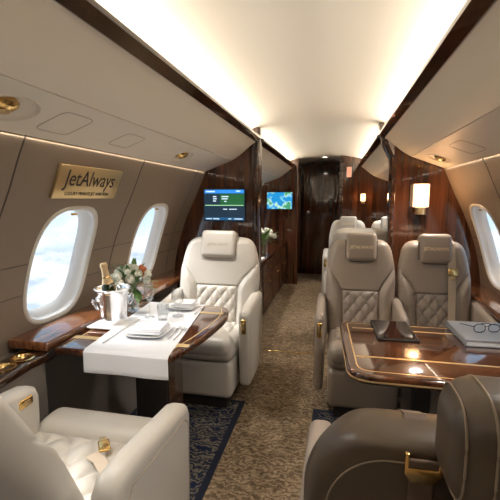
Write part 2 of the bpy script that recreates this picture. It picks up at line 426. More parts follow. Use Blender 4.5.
# overhead panels, rails and strips; one run per cabin
UP = [(.500, 1.812), (.535, 1.790), (.575, 1.758), (.62, 1.720), (.66, 1.691), (.700, 1.668)]
LOW0, LOW1 = Vector((.704, 1.665)), Vector((.945, 1.574))
trim_i = 0
def T():
    global trim_i; trim_i += 1; return 'trim_%d' % trim_i
PSU = {}
for sg in (-1, 1):
    for (ya, yb) in ((YB, P1 - .03), (P1 + .10, P2 - .02)):
        pts = [(sg * x, z) for x, z in UP + [(.715, 1.68), (.69, 1.83), (.52, 1.815)]]
        struct(T(), prism(pts, 'y', ya, yb), 'panel_cream', angle=25)
        nrm = Vector((LOW1.y - LOW0.y, LOW0.x - LOW1.x)).normalized()   # points up/out
        if nrm.y < 0: nrm = -nrm
        q = [LOW0, LOW1, LOW1 + nrm * .03, LOW0 + nrm * .03]
        o = struct(T(), prism([(sg * p.x, p.y) for p in q], 'y', ya, yb), 'panel_cream', smooth=False)
        PSU[(sg, ya)] = o
        struct(T(), prism([(sg * x, z) for x, z in ((.462, 1.832), (.500, 1.806), (.510, 1.808), (.506, 1.845), (.470, 1.858), (.460, 1.848))], 'y', ya, yb, r=.004), 'wood_rail', angle=40)
        o = struct(T(), rbox(sg * .955 - .0085, sg * .955 + .0085, ya, yb, 1.574, 1.584), 'led', smooth=False)
def psu_pt(sg, y, t, off=0.0):
    p = LOW0.lerp(LOW1, t); n = Vector((LOW1.y - LOW0.y, LOW0.x - LOW1.x)).normalized()
    if n.y < 0: n = -n
    p = p - n * off
    return Vector((sg * p.x, y, p.y))
def psu_M(sg, y, t, off=0.0):
    x = Vector((0, 1, 0)); d = psu_pt(sg, y, 1) - psu_pt(sg, y, 0)
    M = basis(psu_pt(sg, y, t, off), x, d if sg < 0 else -d)
    # z must point down into the cabin
    if M.col[2].z > 0: M = basis(psu_pt(sg, y, t, off), x, -d if sg < 0 else d)
    return M
def reading_light(sg, y, label, key):
    M = psu_M(sg, y, .50)
    cut = bmesh.new(); bmesh.ops.create_uvsphere(cut, u_segments=40, v_segments=20, radius=1)
    bmesh.ops.transform(cut, matrix=M @ Matrix.Diagonal((.100, .068, .022, 1)), verts=cut.verts)
    boolean(PSU[(sg, key)], cut)
    root = thing('reading_light', label, 'light', tuple(M.translation), 0, 'reading lights in the overhead panels')
    Mi = Matrix.Translation(-M.translation) @ M
    part('rim', tube([(.106 * math.cos(a), .074 * math.sin(a), .001) for a in [2 * PI * k / 48 for k in range(48)]], .0035, 6, closed=True), 'panel_cream', root, M=Mi)
    s = bmesh.new(); lathe([(0, .016), (.022, .014), (.040, .004), (.046, -.008), (.040, -.02), (0, -.02)], 28, s)
    part('gimbal', s, 'gold', root, M=Mi @ Matrix.Translation((-.02, 0, -.002)) @ Matrix.Rotation(.25, 4, 'X'))
    s = bmesh.new(); lathe([(0, .022), (.014, .021), (.020, .014), (.020, 0)], 20, s)
    part('lens', s, 'gold_brushed', root, M=Mi @ Matrix.Translation((-.02, 0, -.002)) @ Matrix.Rotation(.25, 4, 'X'))
def beam(sg, y, pw):
    d = bpy.data.lights.new('reading_fill_beam', 'SPOT'); d.energy = pw; d.color = (1, .94, .87); d.spot_size = math.radians(125); d.spot_blend = 1; d.shadow_soft_size = .05
    o = bpy.data.objects.new('reading_fill_beam', d); COL.objects.link(o); o.location = psu_pt(sg, y, .5, .035); o.rotation_euler = Vector((-sg * .35, 0, -1)).to_track_quat('-Z', 'Y').to_euler()
for sg_, ys_ in ((-1, (-.4, 1.03, 2.46, 4.3, 5.4)), (1, (-.4, 1.2, 2.95, 4.3, 5.4))):
    for y_ in ys_: beam(sg_, y_, 5.5 if y_ == 1.03 else 8.5)  # beams where no fixture is built are added to brighten the cabin
reading_light(-1, 1.06, 'gold reading light in the left overhead panel, nearest, cut by the left edge', YB)
reading_light(-1, 2.46, 'gold reading light in the left overhead panel above the cream seat', YB)
reading_light(1, 2.95, 'gold reading light in the right overhead panel near the wall lamp', YB)
def access(sg, y, hy, hx, label, grp=None):
    M = psu_M(sg, y, .5, .0005); pts = []
    for k in range(48):
        ex, ez = sup(2 * PI * k / 48, 6); pts.append((ex * hy, ez * hx, 0))
    o = part('access_panel', tube(pts, .0014, 6, closed=True), 'cream_stitch', None, M=Matrix.Translation(-M.translation) @ M, loc=tuple(M.translation))
    tag(o, label, 'panel')
access(-1, 1.32, .085, .072, 'faint outlined hatch in left overhead panel beside the nearest reading light')
access(-1, 1.76, .085, .060, 'faint outlined hatch in left overhead panel above the gold sign')
access(1, 2.35, .12, .07, 'faint outlined hatch in right overhead panel')

# ------------------------------------------------------------------ partitions
def cross_section(sg, inner, z_in=0.0):
    """outline of a bulkhead from its aisle edge out to the fuselage wall"""
    pts = [(inner, 0.0)]
    zs = [0, .15, .3, .5, .65, .8, .95, 1.1, 1.25, 1.38, 1.5, 1.6]
    pts += [(sg * (hws(z) + .002), z) for z in zs] + [(sg * .8, 1.75), (sg * .69, 1.84)]
    top = [(x, z) for x, z in half[::-1] if x > abs(inner) + .005]
    pts += [(sg * x, z + .003) for x, z in top]
    zi = [z for x, z in half if x >= abs(inner)][0] + .004
    pts.append((inner, zi))
    return pts
pl = struct('wall_left_partition', prism(cross_section(-1, -.50), 'y', P1, P1 + .07), 'wood_panel', smooth=False)
part('edge_post', rbox(-.535, -.475, P1 - .025, P1 + .10, 0, 1.936, .022, 5), 'wood_rail', pl)
pr_pts = cross_section(1, .585)
pr = struct('wall_right_partition', prism(pr_pts, 'y', P1, P1 + .07), 'wood_panel', smooth=False)
# the right edge follows the overhead profile at the top, then drops straight
arc = [(.478, 1.93), (.488, 1.88), (.50, 1.82), (.52, 1.76), (.548, 1.70), (.572, 1.655), (.580, 1.60), (.580, .8), (.580, 0.0)]
post = [(x - .018, z) for x, z in arc] + [(x + .022, z) for x, z in arc[::-1]]
part('edge_post', prism(post, 'y', P1 - .025, P1 + .10, r=.006), 'wood_rail', pr, angle=50)
def bulk2(sg, inner, name):
    o = struct(name, prism(cross_section(sg, inner), 'y', P2, P2 + .06), 'wood_panel', smooth=False)
    part('edge_post', rbox(inner - .03, inner + .03, P2 - .02, P2 + .09, 0, 1.945, .012, 3), 'wood_panel' if sg < 0 else 'wood_rail', o)
    part('side_panel', rbox(inner - .012, inner + .012, P2 + .06, YE, 0, 1.955), 'wood_panel', o, smooth=False)
bulk2(-1, -.44, 'wall_left_bulkhead'); bulk2(1, .225, 'wall_right_bulkhead')
# far end wall with the door
ew = [(-1.28, 0), (1.28, 0), (1.28, 1.3), (.9, 1.8), (.5, 2.0), (0, 2.06), (-.5, 2.0), (-.9, 1.8), (-1.28, 1.3)]
struct('wall_end', prism(ew, 'y', YE, YE + .08), 'wood_panel', smooth=False)
struct('wall_rear', prism(ew, 'y', YB - .08, YB), 'wood_panel', smooth=False)
door = struct_root('door_1', (-.10, YE, 0))
dz = lambda x: 1.925 - .45 * (x) ** 2
dpts = [(-.31, 0), (.30, 0)] + [(x / 20, dz(x / 20)) for x in range(6, -7, -1)]
part('door_leaf', prism(dpts, 'y', -.035, -.005, r=.004), 'wood_panel', door, angle=40)
fr = [(-.33, 0)] + [(x / 20 * 1.07, dz(x / 20) + .02) for x in range(-6, 7)] + [(.32, 0)]
part('door_frame', tube([(x, -.02, z) for x, z in fr], .010, 8), 'wood_rail', door)
part('door_inset', tube([(x * .8, -.037, .35 + z * .78) for x, z in [(-.3, 0), (-.3, 1.85), (-.15, 1.88), (0, 1.89), (.15, 1.88), (.3, 1.85), (.3, 0)]], .004, 6, closed=True), 'wood_rail', door)
hb = lathe([(0, 0), (.030, 0), (.030, .008), (.012, .012), (.012, .035), (.026, .042), (.028, .06), (.018, .07), (0, .072)], 24)
part('handle', hb, 'chrome', door, M=Matrix.Translation((-.225, -.035, 1.10)) @ Matrix.Rotation(PI / 2, 4, 'X'))
# downlight in the ceiling before the door
dl = thing('downlight', 'small round recessed downlight in the ceiling before the far door', 'light', (-.03, 6.35, 1.985))
part('trim_ring', lathe([(.035, .006), (.055, .002), (.058, -.006), (.05, -.010), (.036, -.006)], 28), 'bezel', dl)
part('lens', lathe([(0, -.004), (.036, -.004), (.036, .002)], 24), 'downlight_glow', dl)
struct('trim_threshold', rbox(-.52, .05, 3.335, 3.352, 0, .005, .002, 2), 'gold')
# lower walls: dado panels under the ledges
for sg in (-1, 1):
    b = bmesh.new(); zz = [0.0, .12, .25, .4, .55, .66]
    g = [[b.verts.new((sg * (hws(z) - .03 - (.05 if z < .12 else 0)), y, z)) for z in zz] for y in (YB, P1)]
    for j in range(len(zz) - 1): b.faces.new((g[0][j], g[1][j], g[1][j + 1], g[0][j + 1]))
    g2 = [b.verts.new((sg * hws(.66), y, .66)) for y in (YB, P1)]
    b.faces.new((g[0][-1], g[1][-1], g2[1], g2[0]))
    d_ = struct('wall_%s_dado' % ('left' if sg < 0 else 'right'), b, 'lower_wall', angle=50)
    part('panel_seam', tube([(sg * (hws(z) - .031), y, z) for y, z in ((YB, .40), (.9, .42), (1.2, .47), (1.45, .53), (1.8, .55), (3.2, .55))], .003, 6), 'seam_dark', d_)
# rugs
def rug(name, x0, x1, y0, y1, label):
    r = thing(name, label, 'rug', ((x0 + x1) / 2, (y0 + y1) / 2, 0)); hx, hy = (x1 - x0) / 2, (y1 - y0) / 2
    part('rug_border', rbox(-hx, hx, -hy, hy, 0.0005, .008, .003, 2), 'rug_border', r)
    part('rug_field', rbox(-hx + .035, hx - .035, -hy + .035, hy - .035, .004, .0095, .001, 1), 'rug_field', r)
rug('rug', -1.08, -.40, .2, 2.42, 'dark blue and grey patterned rug with navy border under the left table')
rug('rug', .045, 1.08, .2, 2.42, 'dark blue and grey patterned rug with navy border under the right table')

# ------------------------------------------------------------------ side ledges and consoles
def ledge(sg, ya, yb, xin, z0, z1, mat_, name, label, cat='ledge'):
    pts = [(sg * xin, ya), (sg * xin, yb), (sg * (hws(z1) + .0), yb), (sg * (hws(z1) + .0), ya)]
    o = part(name, prism(pts, 'z', z0, z1, r=.010), mat_, None, loc=None, angle=40); tag(o, label, cat); return o
ledge(-1, 1.42, P1, 1.055, .685, .728, 'wood_ledge', 'side_ledge', 'glossy brown wood ledge along the left wall under the windows')
ledge(1, 1.0, P1, 1.07, .66, .70, 'wood_ledge', 'side_ledge', 'glossy brown wood ledge along the right wall beside the taupe seats')
con = thing('side_console', 'dark wood side console with two gold cup holders at the left wall', 'console', (-1.12, 1.15, 0))
cp = [(-.075, -.75), (.075, -.75), (.075, -.25), (.08, -.05), (.07, .10), (.062, .18), (.072, .25), (.066, .29), (-.075, .29)]
part('console_top', prism(cp, 'z', .646, .684, r=.010), 'wood_rail', con, angle=40)
part('console_body', prism([(.065, -.7), (.065, -.1), (.055, .27), (-.075, .27), (-.075, -.7)], 'z', .02, .655, r=.01), 'lower_wall', con, angle=40)
for yy in (.195, .095):
    b = lathe([(.046, .004), (.048, .008), (.040, .009), (.037, .002), (.036, .0015), (0, .0012)], 32)
    part('cup_holder', b, 'gold', con, M=Matrix.Translation((.008, yy, .682)))

# ------------------------------------------------------------------ seats
def sgnp(v, p): return math.copysign(abs(v) ** p, v)
def sm(a, b_, x):
    t = max(0, min(1, (x - a) / (b_ - a))); return t * t * (3 - 2 * t)
def backrest(w, zb, zt, Th, tilt, qx, bol=.026, cr=.86, cw=.58):
    b = bmesh.new(); NS, NV = 80, 90; tt = math.tan(tilt)
    def shape(v):
        h = (.93 + .07 * sm(0, .5, v)) if v < .55 else 1 - .22 * ((v - .55) / .45) ** 2.0
        if v > cr:
            q = (v - cr) / (1 - cr); h *= cw + (1 - cw) * max(0, 1 - q ** 3) ** (1 / 2.4)
        return h
    def xs(v): return qx + (1.08 * w - qx) * sm(.40, .84, v) ** 1.15
    F, Bk = [], []
    for j in range(NV + 1):
        v = j / NV; v = v + .0 * v; z = zb + (zt - zb) * v; h = w * shape(v)
        ev = 1.0
        if v > .93: ev = max(0, 1 - ((v - .93) / .07) ** 2.2) ** .5
        if v < .04: ev = max(0, 1 - ((.04 - v) / .04) ** 2) ** .5
        fr_, br_ = [], []
        for i in range(NS + 1):
            s = math.sin((i / NS * 2 - 1) * PI / 2); x = h * s
            es = max(0, 1 - abs(s) ** 7) ** .5; e_ = es * ev
            d = abs(x) - xs(v)
            ext = bol * sm(0, .05, d) - .012 * math.exp(-(d / .006) ** 2)
            if abs(x) < xs(v): ext -= .011 * math.exp(-((v - .47) * (zt - zb) / .006) ** 2)
            rg = 0
            fr_.append(b.verts.new((x, -(Th / 2 + ext) * e_ + (z - zb) * tt, z)))
            br_.append(b.verts.new((x, (Th / 2 - rg + .010 * math.cos(s * PI / 2)) * e_ + (z - zb) * tt, z)))
        F.append(fr_); Bk.append(br_)
    for j in range(NV):
        for i in range(NS):
            b.faces.new((F[j][i], F[j][i + 1], F[j + 1][i + 1], F[j + 1][i]))
            b.faces.new((Bk[j][i + 1], Bk[j][i], Bk[j + 1][i], Bk[j + 1][i + 1]))
    bmesh.ops.remove_doubles(b, verts=b.verts, dist=2e-5)
    return b
def rear_pt(w, zb, zt, Th, tilt, s, v, yb, cr=.86, cw=.58):
    h = (.93 + .07 * sm(0, .5, v)) if v < .55 else 1 - .22 * ((v - .55) / .45) ** 2.0
    if v > cr: h *= cw + (1 - cw) * max(0, 1 - ((v - cr) / (1 - cr)) ** 3) ** (1 / 2.4)
    ev = max(0, 1 - ((v - .93) / .07) ** 2.2) ** .5 if v > .93 else 1
    x = w * h * s; z = zb + (zt - zb) * v
    return (x, yb + (Th / 2 + .010 * math.cos(s * PI / 2)) * max(0, 1 - abs(s) ** 7) ** .5 * ev + (z - zb) * math.tan(tilt) + .0006, z)
def quilt(w, h, th, dx, dy, M, N=64):
    b = bmesh.new(); g = []
    for i in range(N + 1):
        row = []
        for j in range(N + 1):
            u, v = i / N * 2 - 1, j / N * 2 - 1; x, y = u * w / 2, v * h / 2
            e_ = max(0, 1 - abs(u) ** 10) ** .5 * max(0, 1 - abs(v) ** 10) ** .5
            q = abs(math.sin(PI * (x / dx + y / dy)) * math.sin(PI * (x / dx - y / dy))) ** .5
            row.append(b.verts.new(M @ Vector((x, y, th * e_ * (.22 + .78 * q)))))
        g.append(row)
    for i in range(N):
        for j in range(N): b.faces.new((g[i][j], g[i + 1][j], g[i + 1][j + 1], g[i][j + 1]))
    return b
def stitches(w, h, th, dx, dy, M):
    b = bmesh.new(); nrm = (M.to_3x3() @ Vector((0, 0, 1)))
    for sg_ in (1, -1):
        for n in range(-14, 15):
            pts = []
            for k in range(81):
                y = (k / 80 - .5) * h * .96; x = (n - sg_ * y / dy) * dx
                if abs(x) < w * .48: pts.append(M @ Vector((x, y, th * .22 * (1 - abs(2 * x / w) ** 10) ** .5 + .0012)))
            if len(pts) > 3: ribbon(pts, .0022, .001, bm=b, side=nrm.cross(pts[-1] - pts[0]).normalized())
    return b
def seat(label, loc, rz, leather, group, w=.265, arms=(1, 1), tilt=12, zt=1.06, arm_off=.29, arm_t=.075, quiltm=None, latch='front', base_hw=.225,
         text_m='gold_thread', tab=True, headrest=True, arm_z=.645, extras=None, piping='cream_stitch', rear_piping=None, qw=.34, arm_off2=None, cr=.86, cw=.58, arm_m=None, top_t=.14, name='lounge_seat'):
    q_m = quiltm or leather; arm_m = arm_m or leather
    r = thing(name, label, 'seat', loc, rz, group); tl = math.radians(tilt); zb = .40; yb = .235
    part('base', rbox(-base_hw, base_hw, -.25, .20, .095, .335, .035, 5), leather, r)
    part('plinth', rbox(-base_hw + .04, base_hw - .04, -.20, .16, 0.0097, .11, .01, 2), 'pedestal_dark', r)
    part('seat_cushion', rbox(-base_hw - .005, base_hw + .005, -.27, .22, .338, .455, .045, 6), leather, r)
    part('front_bolster', rbox(-base_hw, base_hw, -.285, -.115, .365, .492, .058, 7), leather, r)
    Ms_ = basis((0, .035, .450), (1, 0, 0), (0, 1, 0)); st_m = 'cream_stitch' if 'cream' in leather else 'piping_dark'
    q_ = part('quilted_seat_panel', quilt(qw, .30, .026, .11, .15, Ms_), q_m, r, angle=60)
    part('stitching', stitches(qw, .30, .026, .11, .15, Ms_), st_m, q_, smooth=False)
    o = part('backrest', backrest(w, zb, zt, top_t, tl, w * .50, cr=cr, cw=cw), leather, r, angle=60); o.location = (0, yb, 0)
    T_ = Matrix.Translation((0, yb, 0)) @ Matrix.Translation((0, 0, zb)) @ Matrix.Rotation(-tl, 4, 'X')
    vec = lambda x, y, z: (T_ @ Vector((x, y, z)))
    H = zt - zb
    Mq = basis(vec(0, -top_t / 2 + .004, .155 + .02), (1, 0, 0), T_.to_3x3() @ Vector((0, 0, 1)))
    q_ = part('quilted_back_panel', quilt(w * .98, .26, .018, .078, .105, Mq), q_m, r, angle=60)
    part('stitching', stitches(w * .98, .26, .018, .078, .105, Mq), st_m, q_, smooth=False)
    if headrest:
        hwid = w * .43
        h_ = part('headrest', rbox(-hwid, hwid, -top_t / 2 - .035, top_t / 2 - .045, H / math.cos(tl) - .165, H / math.cos(tl) + .035, .030, 6, M=T_), leather, r)
        part('headrest_seam', tube([vec(x, -top_t / 2 - .005, z) for x, z in [(-hwid - .002, H / math.cos(tl) - .02), (-hwid - .002, H / math.cos(tl) - .14), (-hwid + .03, H / math.cos(tl) - .168), (hwid - .03, H / math.cos(tl) - .168), (hwid + .002, H / math.cos(tl) - .14), (hwid + .002, H / math.cos(tl) - .02)]], .003, 6), piping, h_)
        if text_m:
            Mt = basis(vec(0, -top_t / 2 - .0355, H / math.cos(tl) - .072), (1, 0, 0), T_.to_3x3() @ Vector((0, 0, 1)))
            text('embroidered_name', 'JETALWAYS', .029, Mt, text_m, h_, ext=.0008, bold=.0006)
    for s in (-1, 1):
        if not arms[0 if s < 0 else 1]: continue
        ao = arm_off if (s > 0) or not arm_off2 else arm_off2; ao = (arm_off2 if (arm_off2 and s > 0) else arm_off)
        xa, xb = sorted((s * (ao - arm_t / 2), s * (ao + arm_t / 2)))
        pts = [(-.125, .13), (-.145, .40), (-.150, arm_z - .05), (-.135, arm_z - .015), (-.10, arm_z), (.02, arm_z + .012), (.20, arm_z + .03), (.30, arm_z + .03), (.34, arm_z - .01), (.345, .40), (.30, .13)]
        a_ = part('armrest', prism(pts, 'x', xa, xb, r=.030, seg=6), arm_m, r, angle=60)
        if latch == 'front':
            part('latch', rbox((xa + xb) / 2 - .016, (xa + xb) / 2 + .016, -.160, -.143, arm_z - .15, arm_z - .055, .008, 3), 'gold', a_)
            part('latch_button', rbox((xa + xb) / 2 - .007, (xa + xb) / 2 + .007, -.165, -.158, arm_z - .12, arm_z - .075, .003, 2), 'gold_brushed', a_)
        else:
            xi = xa if s > 0 else xb
            part('latch', rbox(xi - .006, xi + .006, -.10, -.035, arm_z - .06, arm_z - .025, .006, 3), 'gold', a_)
            part('latch_button', rbox(xi - .010, xi + .010, -.085, -.055, arm_z - .052, arm_z - .034, .004, 2), 'gold_brushed', a_)
        so_ = s * (ao + arm_t / 2 + .0005)
        part('arm_seam', tube([(so_, y, z) for y, z in ((-.10, .16), (-.115, .40), (-.115, arm_z - .07), (-.08, arm_z - .04), (.05, arm_z - .035), (.27, arm_z - .015), (.30, arm_z - .05), (.305, .40), (.27, .16))], .0022, 5), piping, a_)
    if tab:
        part('pull_tab', ribbon([(-.09, -.266, .36), (-.09, -.272, .345), (-.09, -.268, .30)], .026, .004), 'cream_stitch' if 'cream' in leather else 'taupe_light', r)
    if rear_piping:
        for sx, vt in rear_piping:
            P_ = []
            for k in range(81):
                a_ = PI * k / 80; ex, ez = sup(a_, 5.0)
                P_.append(rear_pt(w, zb, zt, top_t, tl, sx * ex, .12 + (vt - .12) * ez, yb, cr, cw))
            part('piping', tube(P_, .0022, 6), piping, r)
    if extras: extras(r, vec, H, tl, top_t, w)
    return r

G1 = 'quilted leather seats facing back towards the near cabin'
seat('cream leather armchair with quilted panel facing back behind the dining table', (-.69, 2.50, 0), math.radians(0), 'cream_leather', 'cream lounge seats', w=.305, arm_off=.292, text_m='cream_stitch', base_hw=.235, tilt=13)
def shoulder_belt(r, vec, H, tl, tt, w):
    x = .098
    pts = [vec(x, tt / 2 - .03, H + .012), vec(x, -.02, H + .022), vec(x, -tt / 2 - .004, H - .015), vec(x, -tt / 2 - .018, H - .08), vec(x + .002, -tt / 2 - .022, .42), vec(x, -tt / 2 - .024, .30), vec(x - .004, -tt / 2 - .030, .16), vec(x - .006, -tt / 2 - .03, .03)]
    s_ = part('shoulder_belt', ribbon(pts, .045, .003), 'belt_tan', r, smooth=False); s_['label'] = 'tan shoulder belt'
    Mb = basis(vec(x + .004, -tt / 2 - .030, .455), (1, 0, 0), Vector((0, math.sin(tl), math.cos(tl))))
    part('buckle', rbox(-.030, .030, -.024, .024, -.005, .006, .005, 3), 'gold', s_, M=Mb)
    part('buckle_tongue', rbox(-.014, .014, -.050, -.02, -.004, .004, .003, 2), 'gold_brushed', s_, M=Mb)
seat('taupe leather seat at the aisle behind the right table, cream seat behind it', (.335, 2.54, 0), 0, 'taupe_leather', 'taupe lounge seats', w=.238, arm_off=.262, arm_off2=.238, arm_t=.056, quiltm='taupe_light', base_hw=.205, arms=(1, 1), piping='piping_dark', tilt=13)
seat('taupe leather seat beside the right window with tan shoulder belt', (.815, 2.54, 0), 0, 'taupe_leather', 'taupe lounge seats', w=.235, arm_off=.255, arm_t=.06, quiltm='taupe_light', base_hw=.205, arms=(0, 1), extras=shoulder_belt, piping='piping_dark', tilt=13)

def lap_belt(r, vec, H, tl, tt, w):
    s_ = part('lap_belt', ribbon([(-.20, .10, .47), (-.15, .06, .487), (-.105, .02, .487), (-.06, .0, .484)], .04, .004, side=Vector((.4, .9, 0))), 'belt_tan', r, smooth=False)
    M = basis((-.085, -.04, .495), (.6, -.8, .05), (.8, .6, 0))
    part('buckle', rbox(-.03, .03, -.02, .02, -.005, .006, .005, 3), 'gold', s_, M=M)
    part('buckle_tongue', rbox(.028, .05, -.012, .012, -.003, .003, .002, 2), 'gold_brushed', s_, M=M)
seat('near cream leather armchair seen from behind, quilted seat and gold belt buckle', (-.70, 1.10, 0), PI, 'cream_leather', 'cream lounge seats', w=.225, tilt=26, arm_off=.325, arm_off2=.290, qw=.46, arm_t=.085, latch='side', extras=lap_belt, zt=.99, base_hw=.285, text_m=None, headrest=False)
def rear_belt(r, vec, H, tl, tt, w):
    x = .005
    pts = [vec(x, -tt / 2 - .012, H - .12), vec(x, -tt / 2 - .006, H - .03), vec(x, -.02, H + .008), vec(x, tt / 2 - .012, H - .01), vec(x, tt / 2 + .012, H - .05), vec(x, tt / 2 + .014, H - .16), vec(x, tt / 2 + .014, H - .36)]
    s_ = part('shoulder_belt', ribbon(pts, .045, .003), 'belt_dark', r, smooth=False); s_['label'] = 'brown shoulder belt'
    b = bmesh.new(); Mb = basis(vec(x, tt / 2 + .018, H - .030), (-1, 0, 0), Vector((0, -math.sin(tl) * -1, math.cos(tl))))
    o_ = [(-.034, .034), (-.033, -.012), (-.02, -.032), (.02, -.032), (.033, -.012), (.034, .034), (.027, .034), (.026, .004), (-.026, .004), (-.027, .034)]
    part('buckle', prism(o_, 'z', -.004, .004, r=.0015, seg=2), 'gold', s_, M=Mb)
    part('buckle_roller', rbox(-.027, .027, .004, .022, -.004, .005, .004, 3), 'belt_dark', s_, M=Mb)
seat('near taupe leather seat back with brown shoulder belt and gold buckle', (.33, 1.14, 0), PI, 'taupe_shaded', 'taupe seats seen from behind', w=.235, tilt=10, arms=(0, 1), arm_off=.206, cr=.58, cw=.40, arm_t=.08, latch='side', base_hw=.15, extras=rear_belt, text_m=None, headrest=False, zt=.895, rear_piping=((.80, .90),), arm_m='taupe_light', piping='piping_tan', arm_z=.62)  # paler arm leather: the light falling on the arm is put into its colour
def wide_head(r, vec, H, tl, tt, w):
    h_ = part('headrest', rbox(-.255, .255, .20, .375, .845, 1.045, .062, 8), 'taupe_shaded', r)
    for xx in (.20, .238):
        P_ = []
        g_ = .0008 if xx < .21 else -.014
        for k in range(64):
            ex, ez = sup(2 * PI * k / 64, 3.0); P_.append((xx, .2875 + (.0875 + g_) * ex, .945 + (.10 + g_) * ez))
        part('piping', tube(P_, .0022, 6, closed=True), 'piping_tan', h_)
seat('near taupe leather seat back at the lower right, its rounded top highest', (.592, .97, 0), PI, 'taupe_shaded', 'taupe seats seen from behind', w=.235, extras=wide_head, tilt=8, arms=(0, 0), latch='side', base_hw=.16, text_m=None, headrest=False, zt=.96, piping='piping_tan', top_t=.15)
# second cabin
seat('cream seat facing the far door right behind the taupe aisle seat', (.375, 3.80, 0), PI, 'cream_leather', 'cream lounge seats', w=.285, tilt=8, text_m=None, headrest=False, zt=1.10, arm_off=.28)
seat('cream seat at the aisle in the far cabin facing the camera', (.325, 5.15, 0), 0, 'cream_leather', 'cream lounge seats', w=.25, arms=(1, 0), tilt=12, arm_off=.28)
seat('cream seat beside the far right wall, partly behind the wood partition', (.85, 5.15, 0), 0, 'cream_leather', 'cream lounge seats', w=.25, arms=(0, 1), tilt=12, arm_off=.28)

# ------------------------------------------------------------------ tables
def round_poly(pts, radii, n=8):
    out = []
    N = len(pts)
    for i in range(N):
        p = Vector(pts[i]); a = Vector(pts[i - 1]); c = Vector(pts[(i + 1) % N]); r = radii[i]
        if r <= 0: out.append((p.x, p.y)); continue
        d1 = (a - p).normalized() * min(r, (a - p).length * .49); d2 = (c - p).normalized() * min(r, (c - p).length * .49)
        for k in range(n + 1):
            t = k / n; q = (p + d1) * (1 - t) ** 2 + p * 2 * t * (1 - t) + (p + d2) * t ** 2; out.append((q.x, q.y))
    return out
def inset(poly, d):
    out = []; N = len(poly)
    area_ = sum(poly[i][0] * poly[(i + 1) % N][1] - poly[(i + 1) % N][0] * poly[i][1] for i in range(N)); s = 1 if area_ > 0 else -1
    for i in range(N):
        a, p, c = Vector(poly[i - 1]), Vector(poly[i]), Vector(poly[(i + 1) % N]); t = (c - a)
        if t.length < 1e-6: continue
        t.normalize(); out.append((p.x - t.y * d * s, p.y + t.x * d * s))
    return out
TZ = .70
lt = thing('dining_table', 'glossy wood table under a white cloth runner at the left windows', 'table', (-.74, 1.85, 0))
O = (-.74, 1.85)
lpoly = [(x - O[0], y - O[1]) for x, y in round_poly([(-1.05, 1.45), (-.50, 1.45), (-.435, 1.75), (-.415, 2.08), (-.47, 2.25), (-1.05, 2.25)], [0, .07, .15, .12, .06, 0])]
part('tabletop', prism(lpoly, 'z', TZ - .036, TZ, r=.012, seg=4), 'wood_table', lt, angle=40)
def inlay(poly, d, w, z, parent):
    a = inset(poly, d); b_ = inset(poly, d + w); b = bmesh.new()
    A = [b.verts.new((x, y, z)) for x, y in a]; B = [b.verts.new((x, y, z)) for x, y in b_]
    for i in range(len(A)): b.faces.new((A[i], A[(i + 1) % len(A)], B[(i + 1) % len(A)], B[i]))
    return part('inlay', b, 'gold_inlay', parent, smooth=False)
inlay(lpoly, .038, .006, TZ + .0006, lt)
for yy, w_ in ((-.28, .035), (.23, .03)):
    part('inlay', rbox(-.305, .27 if yy < 0 else .285, yy, yy + w_, TZ - .001, TZ + .0008), 'gold_inlay', lt, smooth=False)
part('pedestal', rbox(-.09, .09, -.10, .10, .0097, TZ - .03, .015, 3), 'pedestal_dark', lt)
part('pedestal_trim', rbox(.088, .094, -.09, .09, .03, TZ - .05), 'wood_rail', lt, smooth=False)

# cloth runner with a drop at the near edge
b = bmesh.new(); NX, NY = 24, 40; g = []
for j in range(NY + 1):
    row = []; s = j / NY * 1.0
    for i in range(NX + 1):
        u = i / NX
        tot = .79 + .10; d = j / NY * tot
        if d < .10:
            k = d / .10; x0, x1 = -.895, -.505
            x = x0 + (x1 - x0) * u; y = 1.442 - .003 * math.sin(u * 9 + 1) * (1 - k); z = TZ - .10 + d + .003
        else:
            k = (d - .10) / .79; x0 = -.895 - .075 * k; x1 = -.505 - .105 * k
            x = x0 + (x1 - x0) * u; y = 1.445 + .79 * k; z = TZ + .003
        row.append(b.verts.new((x + .7, y - 1.85, z)))
    g.append(row)
for j in range(NY):
    for i in range(NX): b.faces.new((g[j][i], g[j][i + 1], g[j + 1][i + 1], g[j + 1][i]))
ret = bmesh.ops.extrude_face_region(b, geom=b.faces[:])
for v in [e_ for e_ in ret['geom'] if isinstance(e_, bmesh.types.BMVert)]: v.co += Vector((0, -.0012 if v.co.z < TZ else 0, .0012))
o = part('tablecloth', b, 'linen', None, loc=(-.7, 1.85, 0), angle=50); tag(o, 'white cloth runner draped over the left table, hanging over its near edge', 'tablecloth')
CZ = TZ + .0045

rt_ = thing('dining_table', 'long glossy wood table with gold inlay lines on the right', 'table', (.70, 1.78, 0)); O = (.70, 1.78)
rpoly = [(x - O[0], y - O[1]) for x, y in round_poly([(.215, 1.45), (1.08, 1.45), (1.08, 2.12), (.185, 2.11)], [.10, 0, 0, .07])]
part('tabletop', prism(rpoly, 'z', TZ - .042, TZ, r=.014, seg=4), 'wood_table', rt_, angle=40)
inlay(rpoly, .035, .006, TZ + .0006, rt_)
part('inlay', rbox(-.45, .38, -.155, -.143, TZ - .001, TZ + .0008), 'gold_inlay', rt_, smooth=False)
part('inlay', rbox(-.45, .38, .215, .224, TZ - .001, TZ + .0008), 'gold_inlay', rt_, smooth=False)
part('edge_band', prism(inset(rpoly, -.0015), 'z', TZ - .028, TZ - .022), 'gold_inlay', rt_, smooth=False)
part('pedestal', rbox(-.22, -.14, -.12, .12, .0097, TZ - .03, .015, 3), 'pedestal_dark', rt_)

